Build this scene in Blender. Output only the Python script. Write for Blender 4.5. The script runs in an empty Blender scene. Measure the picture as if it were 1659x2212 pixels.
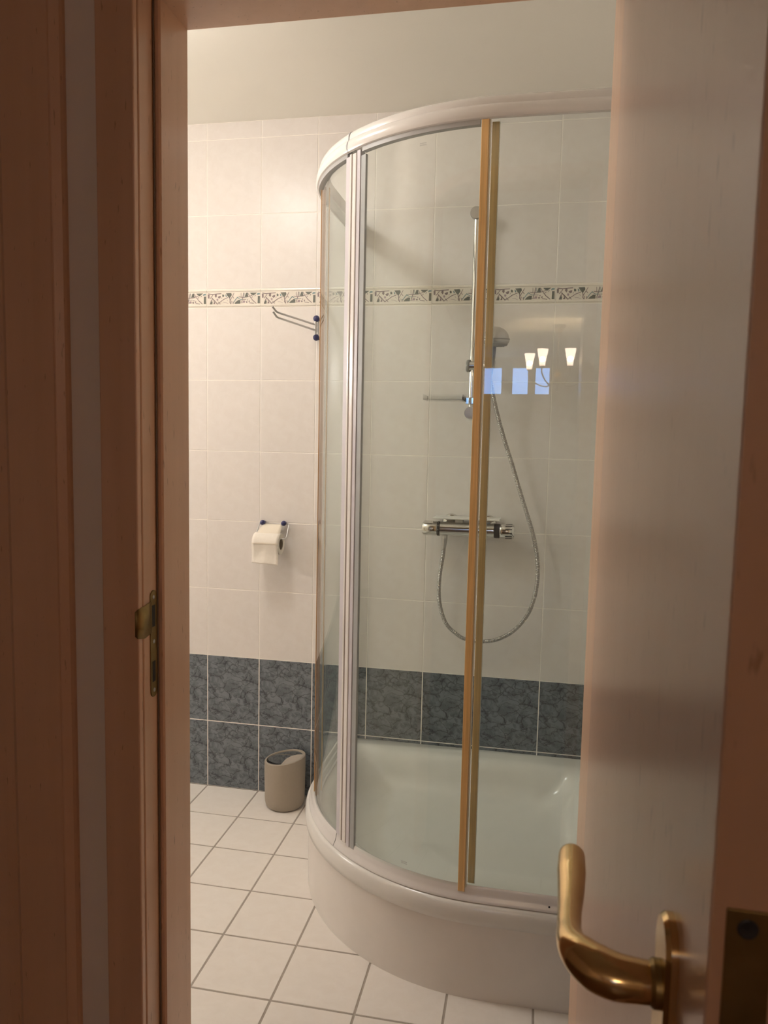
import bpy, bmesh, math, random
from mathutils import Vector, Matrix
random.seed(4)
PI = math.pi
S = bpy.context.scene
COL = S.collection

# ------------------------------------------------------------------ camera
cam_d = bpy.data.cameras.new('camera'); cam = bpy.data.objects.new('camera', cam_d); COL.objects.link(cam)
S.camera = cam
R_ = Vector((0.98099811, 0.19290741, 0.0207228))
U_ = Vector((-0.03868598, 0.0898224, 0.99520618))
F_ = Vector((-0.19012128, 0.97709706, -0.09557842))
M = Matrix(((R_.x, U_.x, -F_.x, 1.15302689), (R_.y, U_.y, -F_.y, -2.58027868), (R_.z, U_.z, -F_.z, 1.30555136), (0, 0, 0, 1)))
cam.matrix_world = M
cam_d.sensor_fit = 'VERTICAL'; cam_d.sensor_height = 36.0
cam_d.lens = 36.0 * 1651.1 / 2212.0
cam_d.clip_start = 0.02
cam_d.dof.use_dof = True; cam_d.dof.focus_distance = 2.2; cam_d.dof.aperture_fstop = cam_d.lens / 2.2

# ------------------------------------------------------------------ world, exposure, lamp values
S.view_settings.view_transform = 'Standard'; S.view_settings.look = 'None'
S.view_settings.gamma = 1.0; S.view_settings.use_curve_mapping = False
S.view_settings.exposure = 1.38
w = bpy.data.worlds.new('world'); S.world = w; w.use_nodes = True
w.node_tree.nodes['Background'].inputs[0].default_value = (0.9, 0.8, 0.75, 1)
w.node_tree.nodes['Background'].inputs[1].default_value = 0.01
BATH_LAMP = 15.5          # emission of the bathroom ceiling globe
FILL_LAMP = 49.0        # emission of the added fill tube on the left wall
BULB = 225.0               # emission of each chandelier bulb
SHADE = 7.0              # glow of the frosted shades
DUSK = 4.2                 # evening sky seen in the hall windows

# ------------------------------------------------------------------ materials
def new_mat(name):
    m = bpy.data.materials.new(name); m.use_nodes = True
    nt = m.node_tree; b = nt.nodes['Principled BSDF']
    return m, nt, b
def pmat(name, col, rough=0.5, metal=0.0, noise=0.0, nscale=20, bump=0.0, spec=0.5, coat=0.0, stretch=None, col2=None):
    m, nt, b = new_mat(name)
    b.inputs['Base Color'].default_value = (*col, 1); b.inputs['Roughness'].default_value = rough
    b.inputs['Metallic'].default_value = metal; b.inputs['Specular IOR Level'].default_value = spec
    b.inputs['Coat Weight'].default_value = coat; b.inputs['Coat Roughness'].default_value = 0.12
    tc = nt.nodes.new('ShaderNodeTexCoord'); mp = nt.nodes.new('ShaderNodeMapping')
    if stretch: mp.inputs['Scale'].default_value = stretch
    nt.links.new(tc.outputs['Object'], mp.inputs[0])
    n = nt.nodes.new('ShaderNodeTexNoise'); n.inputs['Scale'].default_value = nscale; n.inputs['Detail'].default_value = 4
    nt.links.new(mp.outputs[0], n.inputs['Vector'])
    c2 = col2 or tuple(c * (1 - noise) for c in col)
    if noise or col2:
        r = nt.nodes.new('ShaderNodeValToRGB'); r.color_ramp.elements[0].position = 0.3; r.color_ramp.elements[1].position = 0.7
        r.color_ramp.elements[0].color = (*c2, 1); r.color_ramp.elements[1].color = (*col, 1)
        nt.links.new(n.outputs[0], r.inputs[0]); nt.links.new(r.outputs[0], b.inputs['Base Color'])
    if bump:
        bp = nt.nodes.new('ShaderNodeBump'); bp.inputs['Strength'].default_value = bump; bp.inputs['Distance'].default_value = 0.002
        nt.links.new(n.outputs[0], bp.inputs['Height']); nt.links.new(bp.outputs[0], b.inputs['Normal'])
    return m
def emat(name, col, s):
    m = bpy.data.materials.new(name); m.use_nodes = True; nt = m.node_tree; nt.nodes.clear()
    e = nt.nodes.new('ShaderNodeEmission'); e.inputs[0].default_value = (*col, 1); e.inputs[1].default_value = s
    o = nt.nodes.new('ShaderNodeOutputMaterial'); nt.links.new(e.outputs[0], o.inputs[0]); return m
def glassmat(name, tint, rough=0.0, refl=1.0):
    m = bpy.data.materials.new(name); m.use_nodes = True; nt = m.node_tree; nt.nodes.clear()
    t = nt.nodes.new('ShaderNodeBsdfTransparent'); t.inputs[0].default_value = (*tint, 1)
    g = nt.nodes.new('ShaderNodeBsdfGlossy'); g.inputs['Roughness'].default_value = rough
    lw = nt.nodes.new('ShaderNodeLayerWeight'); lw.inputs['Blend'].default_value = 0.5
    p = nt.nodes.new('ShaderNodeMath'); p.operation = 'POWER'; p.inputs[1].default_value = 5
    ma = nt.nodes.new('ShaderNodeMath'); ma.operation = 'MULTIPLY_ADD'; ma.inputs[1].default_value = 0.95 * refl; ma.inputs[2].default_value = 0.042 * refl
    mx = nt.nodes.new('ShaderNodeMixShader'); o = nt.nodes.new('ShaderNodeOutputMaterial')
    nt.links.new(lw.outputs['Facing'], p.inputs[0]); nt.links.new(p.outputs[0], ma.inputs[0]); nt.links.new(ma.outputs[0], mx.inputs[0])
    nt.links.new(t.outputs[0], mx.inputs[1]); nt.links.new(g.outputs[0], mx.inputs[2]); nt.links.new(mx.outputs[0], o.inputs[0])
    return m

def tile_uv_mat(name, base, dark, light, rough, mode):
    """glazed tile whose print repeats on every tile (the mesh carries a 0..1 UV per tile)"""
    m, nt, b = new_mat(name); N = nt.nodes.new; L = nt.links.new
    uv = N('ShaderNodeUVMap'); uv.uv_map = 'tile'
    mp = N('ShaderNodeMapping'); mp.inputs['Scale'].default_value = (1, 1.25, 1); L(uv.outputs[0], mp.inputs[0])
    b.inputs['Roughness'].default_value = rough; b.inputs['Specular IOR Level'].default_value = .35
    n1 = N('ShaderNodeTexNoise'); n1.inputs['Scale'].default_value = 5.5; n1.inputs['Detail'].default_value = 7; n1.inputs['Roughness'].default_value = .62
    n1.inputs['Distortion'].default_value = .6
    L(mp.outputs[0], n1.inputs['Vector'])
    if mode == 'white':
        r = N('ShaderNodeValToRGB'); r.color_ramp.elements[0].position = .36; r.color_ramp.elements[1].position = .66
        r.color_ramp.elements[0].color = (*dark, 1); r.color_ramp.elements[1].color = (*base, 1)
        L(n1.outputs[0], r.inputs[0]); L(r.outputs[0], b.inputs['Base Color'])
        n2 = N('ShaderNodeTexNoise'); n2.inputs['Scale'].default_value = 3.0; L(mp.outputs[0], n2.inputs['Vector'])
        bp = N('ShaderNodeBump'); bp.inputs['Strength'].default_value = .25; bp.inputs['Distance'].default_value = .002
        L(n2.outputs[0], bp.inputs['Height']); L(bp.outputs[0], b.inputs['Normal'])
        return m
    # slate print: clouds, thin cracks running diagonally, and small dark flakes
    r = N('ShaderNodeValToRGB'); e = r.color_ramp.elements; e[0].position = .40; e[1].position = .58
    e[0].color = (*base, 1); e[1].color = (*light, 1); L(n1.outputs[0], r.inputs[0])
    ns = N('ShaderNodeTexNoise'); ns.inputs['Scale'].default_value = 4; ns.inputs['Detail'].default_value = 5; L(mp.outputs[0], ns.inputs['Vector'])
    ad = N('ShaderNodeVectorMath'); ad.operation = 'MULTIPLY_ADD'; ad.inputs[1].default_value = (.35, .35, .35)
    L(ns.outputs['Color'], ad.inputs[0]); L(mp.outputs[0], ad.inputs[2])
    rot = N('ShaderNodeMapping'); rot.inputs['Rotation'].default_value = (0, 0, .7); rot.inputs['Scale'].default_value = (1.0, 2.1, 1); L(ad.outputs[0], rot.inputs[0])
    v = N('ShaderNodeTexVoronoi'); v.feature = 'DISTANCE_TO_EDGE'; v.inputs['Scale'].default_value = 3.1; L(rot.outputs[0], v.inputs['Vector'])
    rv = N('ShaderNodeValToRGB'); rv.color_ramp.elements[0].position = 0.012; rv.color_ramp.elements[1].position = .05
    rv.color_ramp.elements[0].color = (.50, .50, .50, 1); rv.color_ramp.elements[1].color = (1, 1, 1, 1); L(v.outputs['Distance'], rv.inputs[0])
    n3 = N('ShaderNodeTexNoise'); n3.inputs['Scale'].default_value = 13; n3.inputs['Detail'].default_value = 3; n3.inputs['Distortion'].default_value = .8; L(mp.outputs[0], n3.inputs['Vector'])
    r3 = N('ShaderNodeValToRGB'); r3.color_ramp.elements[0].position = .56; r3.color_ramp.elements[1].position = .63
    r3.color_ramp.elements[0].color = (1, 1, 1, 1); r3.color_ramp.elements[1].color = (.66, .66, .68, 1); L(n3.outputs[0], r3.inputs[0])
    m1 = N('ShaderNodeMix'); m1.data_type = 'RGBA'; m1.blend_type = 'MULTIPLY'; m1.inputs[0].default_value = 1
    L(r.outputs[0], m1.inputs[6]); L(rv.outputs[0], m1.inputs[7])
    m2 = N('ShaderNodeMix'); m2.data_type = 'RGBA'; m2.blend_type = 'MULTIPLY'; m2.inputs[0].default_value = 1
    L(m1.outputs[2], m2.inputs[6]); L(r3.outputs[0], m2.inputs[7]); L(m2.outputs[2], b.inputs['Base Color'])
    return m

def woodmat(name, col, col2, rough):
    m, nt, b = new_mat(name); N = nt.nodes.new; L = nt.links.new
    tc = N('ShaderNodeTexCoord'); mp = N('ShaderNodeMapping'); mp.inputs['Scale'].default_value = (14, 14, .7); L(tc.outputs['Object'], mp.inputs[0])
    n = N('ShaderNodeTexNoise'); n.inputs['Scale'].default_value = 1.6; n.inputs['Detail'].default_value = 7; n.inputs['Distortion'].default_value = .4; L(mp.outputs[0], n.inputs['Vector'])
    r = N('ShaderNodeValToRGB'); r.color_ramp.elements[0].position = .3; r.color_ramp.elements[1].position = .72
    r.color_ramp.elements[0].color = (*col2, 1); r.color_ramp.elements[1].color = (*col, 1); L(n.outputs[0], r.inputs[0])
    # small dark beech flecks
    m2 = N('ShaderNodeMapping'); m2.inputs['Scale'].default_value = (160, 160, 34); L(tc.outputs['Object'], m2.inputs[0])
    f = N('ShaderNodeTexNoise'); f.inputs['Scale'].default_value = 1.0; f.inputs['Detail'].default_value = 2; L(m2.outputs[0], f.inputs['Vector'])
    rf = N('ShaderNodeValToRGB'); rf.color_ramp.elements[0].position = .67; rf.color_ramp.elements[1].position = .74
    rf.color_ramp.elements[0].color = (1, 1, 1, 1); rf.color_ramp.elements[1].color = (.72, .66, .62, 1); L(f.outputs[0], rf.inputs[0])
    mx = N('ShaderNodeMix'); mx.data_type = 'RGBA'; mx.blend_type = 'MULTIPLY'; mx.inputs[0].default_value = 1
    L(r.outputs[0], mx.inputs[6]); L(rf.outputs[0], mx.inputs[7]); L(mx.outputs[2], b.inputs['Base Color'])
    b.inputs['Roughness'].default_value = rough; b.inputs['Coat Weight'].default_value = .3; b.inputs['Coat Roughness'].default_value = .18
    bp = N('ShaderNodeBump'); bp.inputs['Strength'].default_value = .12; bp.inputs['Distance'].default_value = .001
    L(n.outputs[0], bp.inputs['Height']); L(bp.outputs[0], b.inputs['Normal'])
    return m

WHITE_T = tile_uv_mat('white_tile', (.80, .755, .715), (.77, .72, .675), None, .3, 'white')
DARK_T = tile_uv_mat('slate_tile', (.125, .142, .158), None, (.205, .228, .248), .33, 'slate')
FLOOR_T = tile_uv_mat('floor_tile', (.86, .80, .73), (.83, .765, .69), None, .38, 'white')
GROUT = pmat('cream_grout', (.97, .92, .85), .8, noise=.03, nscale=60)
FGROUT = pmat('brown_grout', (.44, .38, .32), .9, noise=.15, nscale=60)
BORDER = pmat('border_tile_glaze', (.82, .76, .67), .2, noise=.03)
CEIL = pmat('ceiling_paint', (.88, .845, .755), .75, noise=.02, nscale=4)
PAINT = pmat('hall_wall_paint', (.90, .78, .66), .85, noise=.05, nscale=5)
WOOD = woodmat('varnished_beech', (.80, .50, .32), (.73, .44, .27), .34)
LEAFW = woodmat('varnished_door_veneer', (.68, .42, .285), (.655, .395, .26), .3)
WPLAST = pmat('white_enamel', (.80, .765, .73), .2, noise=.02)
ACRYL = pmat('white_acrylic', (.78, .755, .70), .16, noise=.02)
SKIRT = pmat('apron_acrylic', (.82, .77, .71), .25, noise=.03)
LILAC = pmat('shaded_white_profile', (.62, .585, .61), .4, noise=.02)  # white profile, the lavender of its shadowed face put into the colour
GREYP = pmat('grey_seal', (.38, .38, .39), .45, noise=.05)
BROWNG = pmat('brown_magnet', (.20, .13, .08), .5, noise=.1)
TRACKM = pmat('shaded_track', (.42, .41, .40), .4, noise=.05)  # track grey that also carries the shading under the top rail
AMBERD = pmat('dark_amber_seal', (.52, .27, .10), .45, noise=.2, nscale=6, stretch=(60, 60, 1))
DARKP = pmat('dark_gap', (.03, .028, .026), .7, noise=.1)
ORANGE = pmat('aged_amber_seal', (.95, .60, .25), .3, noise=.22, nscale=6, stretch=(60, 60, 1))
OCHRE = pmat('aged_ochre_seal', (.92, .66, .33), .3, noise=.2, nscale=6, stretch=(60, 60, 1))
CREAMS = pmat('cream_seal', (.80, .76, .62), .35, noise=.08, nscale=6)
CHROME = pmat('chrome', (.74, .73, .71), .09, 1.0, noise=.03)
HOSEM = pmat('ribbed_steel', (.42, .40, .375), .28, 1.0, noise=.05)
SATIN = pmat('satin_chrome', (.55, .54, .53), .3, 1.0, noise=.05)
GREYC = pmat('grey_plastic', (.33, .32, .30), .35, noise=.05)
BLACKP = pmat('black_plastic', (.035, .033, .035), .4, noise=.1)
BLUEP = pmat('navy_plastic', (.045, .045, .14), .35, noise=.1)
BRASS = pmat('polished_brass', (.80, .58, .29), .16, 1.0, noise=.12, nscale=30)
BRASSD = pmat('tarnished_brass', (.36, .25, .10), .42, 1.0, noise=.3, nscale=40)
TAUPE = pmat('taupe_plastic', (.37, .315, .25), .55, noise=.03, nscale=100)
TAUPEL = pmat('taupe_rim', (.44, .375, .31), .5, noise=.03, nscale=100)
PAPER = pmat('tissue_paper', (.86, .80, .71), .95, noise=.03, nscale=90, bump=.5)
FLAP = pmat('cream_flap', (.84, .76, .63), .35, noise=.03)
CARD = pmat('cardboard', (.33, .27, .2), .9, noise=.1)
ETCH = pmat('etched_mark', (.55, .55, .52), .6, noise=.05)
GLASS = glassmat('shower_glass', (.970, .997, .986))
GREYG = pmat('grey_glazing_seal', (.40, .41, .40), .45, noise=.05)
ACRG = glassmat('clear_acrylic', (.995, .997, .993), .05, .45)
LAMPW = emat('lit_lamp_bowl', (1.0, .965, .92), BATH_LAMP)
BULBM = emat('lit_bulb', (1.0, .72, .42), BULB)
SHADEM = emat('lit_frosted_shade', (1.0, .72, .56), SHADE)
_nt = SHADEM.node_tree; _t = _nt.nodes.new('ShaderNodeBsdfTransparent'); _m = _nt.nodes.new('ShaderNodeMixShader'); _m.inputs[0].default_value = .5
_e = next(n for n in _nt.nodes if n.type == 'EMISSION'); _o = next(n for n in _nt.nodes if n.type == 'OUTPUT_MATERIAL')
_nt.links.new(_t.outputs[0], _m.inputs[1]); _nt.links.new(_e.outputs[0], _m.inputs[2]); _nt.links.new(_m.outputs[0], _o.inputs[0])
TUBEM = emat('lit_fill_tube', (1.0, .98, .955), FILL_LAMP)
SKYM = emat('evening_sky', (.26, .48, 1.0), DUSK)

# ------------------------------------------------------------------ mesh helpers
def obj(name, bm, mats, parent=None, smooth=False, bevel=0.0, seg=2, auto=None):
    me = bpy.data.meshes.new(name)
    bmesh.ops.recalc_face_normals(bm, faces=bm.faces)
    bm.to_mesh(me); bm.free()
    if not isinstance(mats, (list, tuple)): mats = [mats]
    for m in mats: me.materials.append(m)
    o = bpy.data.objects.new(name, me); COL.objects.link(o)
    if smooth:
        for p in me.polygons: p.use_smooth = True
        if auto: me.set_sharp_from_angle(angle=math.radians(auto))
    if parent: o.parent = parent
    if bevel:
        b = o.modifiers.new('bevel', 'BEVEL'); b.width = bevel; b.segments = seg; b.limit_method = 'ANGLE'; b.harden_normals = False
    return o
def struct(o): o['kind'] = 'structure'; return o
def thing(name, label, cat, loc=(0, 0, 0), group=None):
    o = bpy.data.objects.new(name, None); COL.objects.link(o); o.location = loc; o.empty_display_size = .05
    o['label'] = label; o['category'] = cat
    if group: o['group'] = group
    return o
def lab(o, t): o['label'] = t; return o
def off(root, P): return Vector(P) - Vector(root.location)
def box(bm, a, b, mi=0):
    x0, y0, z0 = a; x1, y1, z1 = b
    vs = [bm.verts.new(p) for p in [(x0, y0, z0), (x1, y0, z0), (x1, y1, z0), (x0, y1, z0), (x0, y0, z1), (x1, y0, z1), (x1, y1, z1), (x0, y1, z1)]]
    for f in [(0, 3, 2, 1), (4, 5, 6, 7), (0, 1, 5, 4), (1, 2, 6, 5), (2, 3, 7, 6), (3, 0, 4, 7)]:
        fa = bm.faces.new([vs[i] for i in f]); fa.material_index = mi
    return vs
def shift(bm, root):
    l = Vector(root.location)
    for v in bm.verts: v.co -= l
def frame_for(t, ref=Vector((0, 0, 1))):
    t = t.normalized()
    if abs(t.dot(ref)) > .98: ref = Vector((0, 1, 0))
    n = ref.cross(t).normalized(); b = t.cross(n).normalized()
    return n, b
def tube(bm, pts, rad, n=12, cap=True, mi=0, sq=None):
    """round tube along pts; rad number or list; sq = (a,b) cross-section factors"""
    pts = [Vector(p) for p in pts]; N = len(pts)
    rs = rad if isinstance(rad, (list, tuple)) else [rad] * N
    rings = []; prev = None
    for i, p in enumerate(pts):
        t = (pts[min(i + 1, N - 1)] - pts[max(i - 1, 0)]).normalized()
        if prev is None: nn, bb = frame_for(t)
        else:
            nn = (prev - t * prev.dot(t)).normalized(); bb = t.cross(nn)
        prev = nn
        a, b_ = sq or (1, 1)
        rings.append([bm.verts.new(p + rs[i] * (a * math.cos(2 * PI * k / n) * nn + b_ * math.sin(2 * PI * k / n) * bb)) for k in range(n)])
    for i in range(N - 1):
        for k in range(n):
            f = bm.faces.new([rings[i][k], rings[i][(k + 1) % n], rings[i + 1][(k + 1) % n], rings[i + 1][k]]); f.material_index = mi
    if cap:
        for r in (rings[0], rings[-1]): bm.faces.new(r).material_index = mi
    return rings
def lathe(bm, prof, origin, axis=(0, 0, 1), n=40, mi=0, cap=True):
    """prof: list of (radius, height) along axis"""
    ax = Vector(axis).normalized(); o = Vector(origin); nn, bb = frame_for(ax)
    rings = []
    for r, h in prof:
        if r < 1e-6: rings.append([bm.verts.new(o + ax * h)])
        else: rings.append([bm.verts.new(o + ax * h + r * (math.cos(2 * PI * k / n) * nn + math.sin(2 * PI * k / n) * bb)) for k in range(n)])
    for a, b in zip(rings[:-1], rings[1:]):
        for k in range(n):
            k2 = (k + 1) % n
            if len(a) == 1 and len(b) == 1: continue
            if len(a) == 1: f = bm.faces.new([a[0], b[k], b[k2]])
            elif len(b) == 1: f = bm.faces.new([a[k], a[k2], b[0]])
            else: f = bm.faces.new([a[k], a[k2], b[k2], b[k]])
            f.material_index = mi
    if cap:
        for r in (rings[0], rings[-1]):
            if len(r) > 2: bm.faces.new(r).material_index = mi
def smooth_path(P, sub=8):
    P = [Vector(p) for p in P]; out = []
    for i in range(len(P) - 1):
        p0 = P[max(i - 1, 0)]; p1 = P[i]; p2 = P[i + 1]; p3 = P[min(i + 2, len(P) - 1)]
        for k in range(sub):
            t = k / sub
            out.append(.5 * ((2 * p1) + (-p0 + p2) * t + (2 * p0 - 5 * p1 + 4 * p2 - p3) * t * t + (-p0 + 3 * p1 - 3 * p2 + p3) * t ** 3))
    out.append(P[-1]); return out

# ------------------------------------------------------------------ the room
XL, XR, YF, ZC = -1.45, 1.42, -1.28, 2.375      # left wall, right wall, front (door) wall, ceiling
YH = -1.43                                         # hall side of the door wall
ROWS = [0, .25, .5, .75, 1.0, 1.25, 1.5, 1.7513, 1.8142, 2.0656, 2.3184, ZC]

def tile_quad(bm, uvl, org, ud, vd, nd, u0, u1, v0, v1, gap, th, mi, fu0, fu1, fv0, fv1, rnd=0):
    c = .0009
    A = [(u0 + gap, v0 + gap), (u1 - gap, v0 + gap), (u1 - gap, v1 - gap), (u0 + gap, v1 - gap)]
    B = [(u0 + gap + c, v0 + gap + c), (u1 - gap - c, v0 + gap + c), (u1 - gap - c, v1 - gap - c), (u0 + gap + c, v1 - gap - c)]
    if B[1][0] - B[0][0] < .004 or B[2][1] - B[1][1] < .004: return
    P = lambda q, h: org + ud * q[0] + vd * q[1] + nd * h
    lo = [bm.verts.new(P(q, 0)) for q in A]; md = [bm.verts.new(P(q, th * .45)) for q in A]; hi = [bm.verts.new(P(q, th)) for q in B]
    fs = [bm.faces.new(hi)]
    for i in range(4):
        j = (i + 1) % 4
        fs.append(bm.faces.new([lo[i], lo[j], md[j], md[i]])); fs.append(bm.faces.new([md[i], md[j], hi[j], hi[i]]))
    for f in fs:
        f.material_index = mi
        for l in f.loops:
            d = l.vert.co - org; uu = d.dot(ud); vv = d.dot(vd)
            l[uvl].uv = ((uu - fu0) / (fu1 - fu0) + rnd, (vv - fv0) / (fv1 - fv0))

def tiled_wall(name, org, ud, nd, ua, ub, thick=.1, skip_border=True):
    bm = bmesh.new(); uvl = bm.loops.layers.uv.new('tile')
    org = Vector(org); ud = Vector(ud); nd = Vector(nd); vd = Vector((0, 0, 1))
    # slab behind the tiles, its face is the grout
    c = [org + ud * ua, org + ud * ub]
    vs = []
    for h in (0, -thick):
        for p, z in ((c[0], 0), (c[1], 0), (c[1], ZC), (c[0], ZC)): vs.append(bm.verts.new(p + vd * z + nd * h))
    for f in [(0, 1, 2, 3), (4, 5, 6, 7), (0, 1, 5, 4), (1, 2, 6, 5), (2, 3, 7, 6), (3, 0, 4, 7)]: bm.faces.new([vs[i] for i in f])
    i0 = math.floor(ua / .2 - 1e-6); i1 = math.ceil(ub / .2 + 1e-6)
    for r in range(len(ROWS) - 1):
        if r == 7: continue
        for i in range(i0, i1):
            u0, u1 = max(i * .2, ua), min((i + 1) * .2, ub)
            if u1 - u0 < .01: continue
            full = ROWS[r] + .25
            tile_quad(bm, uvl, org, ud, vd, nd, u0, u1, ROWS[r], ROWS[r + 1], .0017 if r < 2 else .0013, .0008, 2 if r < 2 else 1,
                      i * .2, (i + 1) * .2, ROWS[r], full, 0)
    return struct(obj(name, bm, [GROUT, WHITE_T, DARK_T]))
tiled_wall('wall_back', (0, 0, 0), (1, 0, 0), (0, -1, 0), XL, XR)
tiled_wall('wall_right', (XR, 0, 0), (0, -1, 0), (-1, 0, 0), 0, -YF)
tiled_wall('wall_left', (XL, 0, 0), (0, -1, 0), (1, 0, 0), 0, -YF)

# floor: square tiles with brown grout
bm = bmesh.new(); uvl = bm.loops.layers.uv.new('tile')
box(bm, (XL, YH + .02, -.08), (XR, 0, -.0012))
fy = [0, -.2015]
while fy[-1] > YF - .05: fy.append(fy[-1] - .1987)
fx = [i * .2 for i in range(-8, 8)]
rr = random.Random(2)
for i in range(len(fx) - 1):
    for j in range(len(fy) - 1):
        u0, u1 = max(fx[i], XL), min(fx[i + 1], XR); v1, v0 = fy[j], max(fy[j + 1], YH + .02)
        if u1 - u0 < .01 or v1 - v0 < .01: continue
        tile_quad(bm, uvl, Vector((0, 0, -.0012)), Vector((1, 0, 0)), Vector((0, 1, 0)), Vector((0, 0, 1)), u0, u1, v0, v1, .0026, .0012, 1, fx[i], fx[i + 1], fy[j + 1], fy[j], rr.randint(0, 9) * 1.37)
struct(obj('floor', bm, [FGROUT, FLOOR_T]))
bm = bmesh.new(); box(bm, (XL - .1, YH, ZC), (XR + .1, .1, ZC + .1)); struct(obj('ceiling', bm, CEIL))

# decorated border course: 20 x 6.3 cm relief tiles with a printed frieze
PD = {  # polygons traced in one tile: colour slot, points (crop units)
 'G': [[(590, 200), (745, 195), (762, 250), (700, 345), (640, 280)], [(840, 492), (880, 440), (960, 388), (1020, 395), (1010, 490)],
       [(1140, 305), (1165, 240), (1180, 195), (1222, 195), (1240, 300)], [(1295, 195), (1500, 195), (1440, 240), (1395, 272), (1330, 240)],
       [(1522, 285), (1582, 285), (1582, 488), (1515, 488)], [(480, 240), (505, 228), (540, 260), (528, 300), (485, 298)], [(1440, 262), (1462, 256), (1440, 298), (1425, 296)],
       [(120, 500), (150, 430), (170, 400), (195, 440), (190, 500)]],
 'P': [[(55, 232), (108, 232), (105, 335), (62, 340)], [(255, 270), (280, 215), (318, 225), (322, 280), (298, 325)], [(345, 300), (400, 270), (440, 268), (432, 325), (385, 345)],
       [(215, 492), (240, 440), (262, 440), (268, 492)], [(1252, 440), (1278, 395), (1288, 430), (1280, 465)], [(1175, 440), (1200, 425), (1222, 440), (1215, 472), (1188, 474)],
       [(455, 350), (470, 310), (480, 312), (462, 358)]],
 'M': [[(312, 360), (340, 342), (370, 372), (355, 410), (322, 405)], [(1075, 470), (1090, 415), (1130, 405), (1155, 425), (1145, 470)], [(1205, 385), (1222, 372), (1240, 385), (1228, 410), (1208, 408)],
       [(150, 385), (175, 370), (190, 400), (168, 410)]],
 'T': [[(570, 232), (598, 240), (620, 290), (590, 308)], [(1490, 262), (1510, 210), (1580, 205), (1582, 245)]]}
LD = {  # strokes: colour, width, points
 'P': [(15, [(75, 210), (190, 228), (330, 215), (450, 208)]), (11, [(120, 350), (160, 300), (205, 250)]), (16, [(175, 330), (260, 410), (340, 498)]), (12, [(340, 495), (420, 440), (520, 370), (650, 318)]),
       (10, [(365, 435), (425, 495)]), (14, [(700, 340), (712, 400), (708, 455)]), (10, [(825, 205), (775, 300), (715, 400)]), (10, [(790, 300), (822, 340)]), (10, [(752, 420), (735, 500)]),
       (8, [(1035, 200), (1040, 320)]), (13, [(1110, 195), (1090, 300), (1050, 450)]), (9, [(1085, 378), (1180, 376)]), (11, [(970, 305), (1080, 322), (1200, 315), (1360, 268)]), (10, [(1230, 200), (1280, 290)]),
       (13, [(1300, 310), (1370, 400), (1475, 488)]), (11, [(1285, 475), (1340, 478), (1400, 488)]), (10, [(1345, 330), (1372, 305)]), (9, [(120, 495), (150, 410), (200, 350)]), (9, [(235, 410), (268, 470)]),
       (14, [(800, 435), (805, 490)]), (8, [(1020, 470), (1075, 470)]), (12, [(705, 450), (735, 495)])],
 'T': [(13, [(820, 455), (880, 370), (930, 315), (955, 335)]), (11, [(940, 330), (1020, 378), (1075, 372)]), (7, [(1120, 330), (1130, 200)])],
 'M': [(6, [(520, 452), (590, 458), (660, 490)]), (6, [(620, 375), (650, 415)])]}
def border_tile(bm, x0, x1, org, ud, nd):
    z0, z1 = ROWS[7], ROWS[8]; vd = Vector((0, 0, 1)); g = .0012
    P = lambda u, z, h: org + ud * u + vd * z + nd * h
    prof = [(z0 + g, 0), (z0 + g, .0012), (z0 + .0035, .0016), (z0 + .0045, .0034), (z0 + .0062, .0040), (z0 + .0078, .0034), (z0 + .0088, .0016),
            (z1 - .0088, .0016), (z1 - .0078, .0034), (z1 - .0062, .0040), (z1 - .0045, .0034), (z1 - .0035, .0016), (z1 - g, .0012), (z1 - g, 0)]
    a = [bm.verts.new(P(x0 + g, z, h)) for z, h in prof]; b = [bm.verts.new(P(x1 - g, z, h)) for z, h in prof]
    for i in range(len(prof) - 1): bm.faces.new([a[i], b[i], b[i + 1], a[i + 1]])
    bm.faces.new(a); bm.faces.new(b)
    sx = lambda c: x0 + (c - 28) / 1582 * .2
    sz = lambda c: 1.8142 - (c - 92) / 505 * .0629
    slot = {'G': 1, 'P': 2, 'M': 3, 'T': 4}
    n = [0]
    def face(pts, mi):
        pts = [(min(max(u, x0 + .002), x1 - .002), z) for u, z in pts]
        n[0] += 1; h = .0018 + .000012 * n[0]
        if max(p[0] for p in pts) - min(p[0] for p in pts) < .0006: return
        f = bm.faces.new([bm.verts.new(P(u, z, h)) for u, z in pts]); f.material_index = mi
    for k, L in PD.items():
        for pl in L: face([(sx(c[0]), sz(c[1])) for c in pl], slot[k])
    for k, L in LD.items():
        for wd, pl in L:
            q = [Vector((sx(c[0]), sz(c[1]))) for c in pl]; hw = wd / 1582 * .2 * .72
            for i in range(len(q) - 1):
                d = (q[i + 1] - q[i]).normalized(); nn = Vector((-d.y, d.x)) * hw; e = d * hw * .6
                face([q[i] + nn - e, q[i] - nn - e, q[i + 1] - nn + e, q[i + 1] + nn + e], slot[k])
FG = pmat('frieze_slate_green', (.17, .18, .155), .3, noise=.25, nscale=150)
FP = pmat('frieze_purple_grey', (.27, .21, .21), .3, noise=.2, nscale=150)
FM = pmat('frieze_mauve', (.42, .32, .34), .3, noise=.1)
FT = pmat('frieze_teal', (.22, .33, .34), .3, noise=.15)
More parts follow.
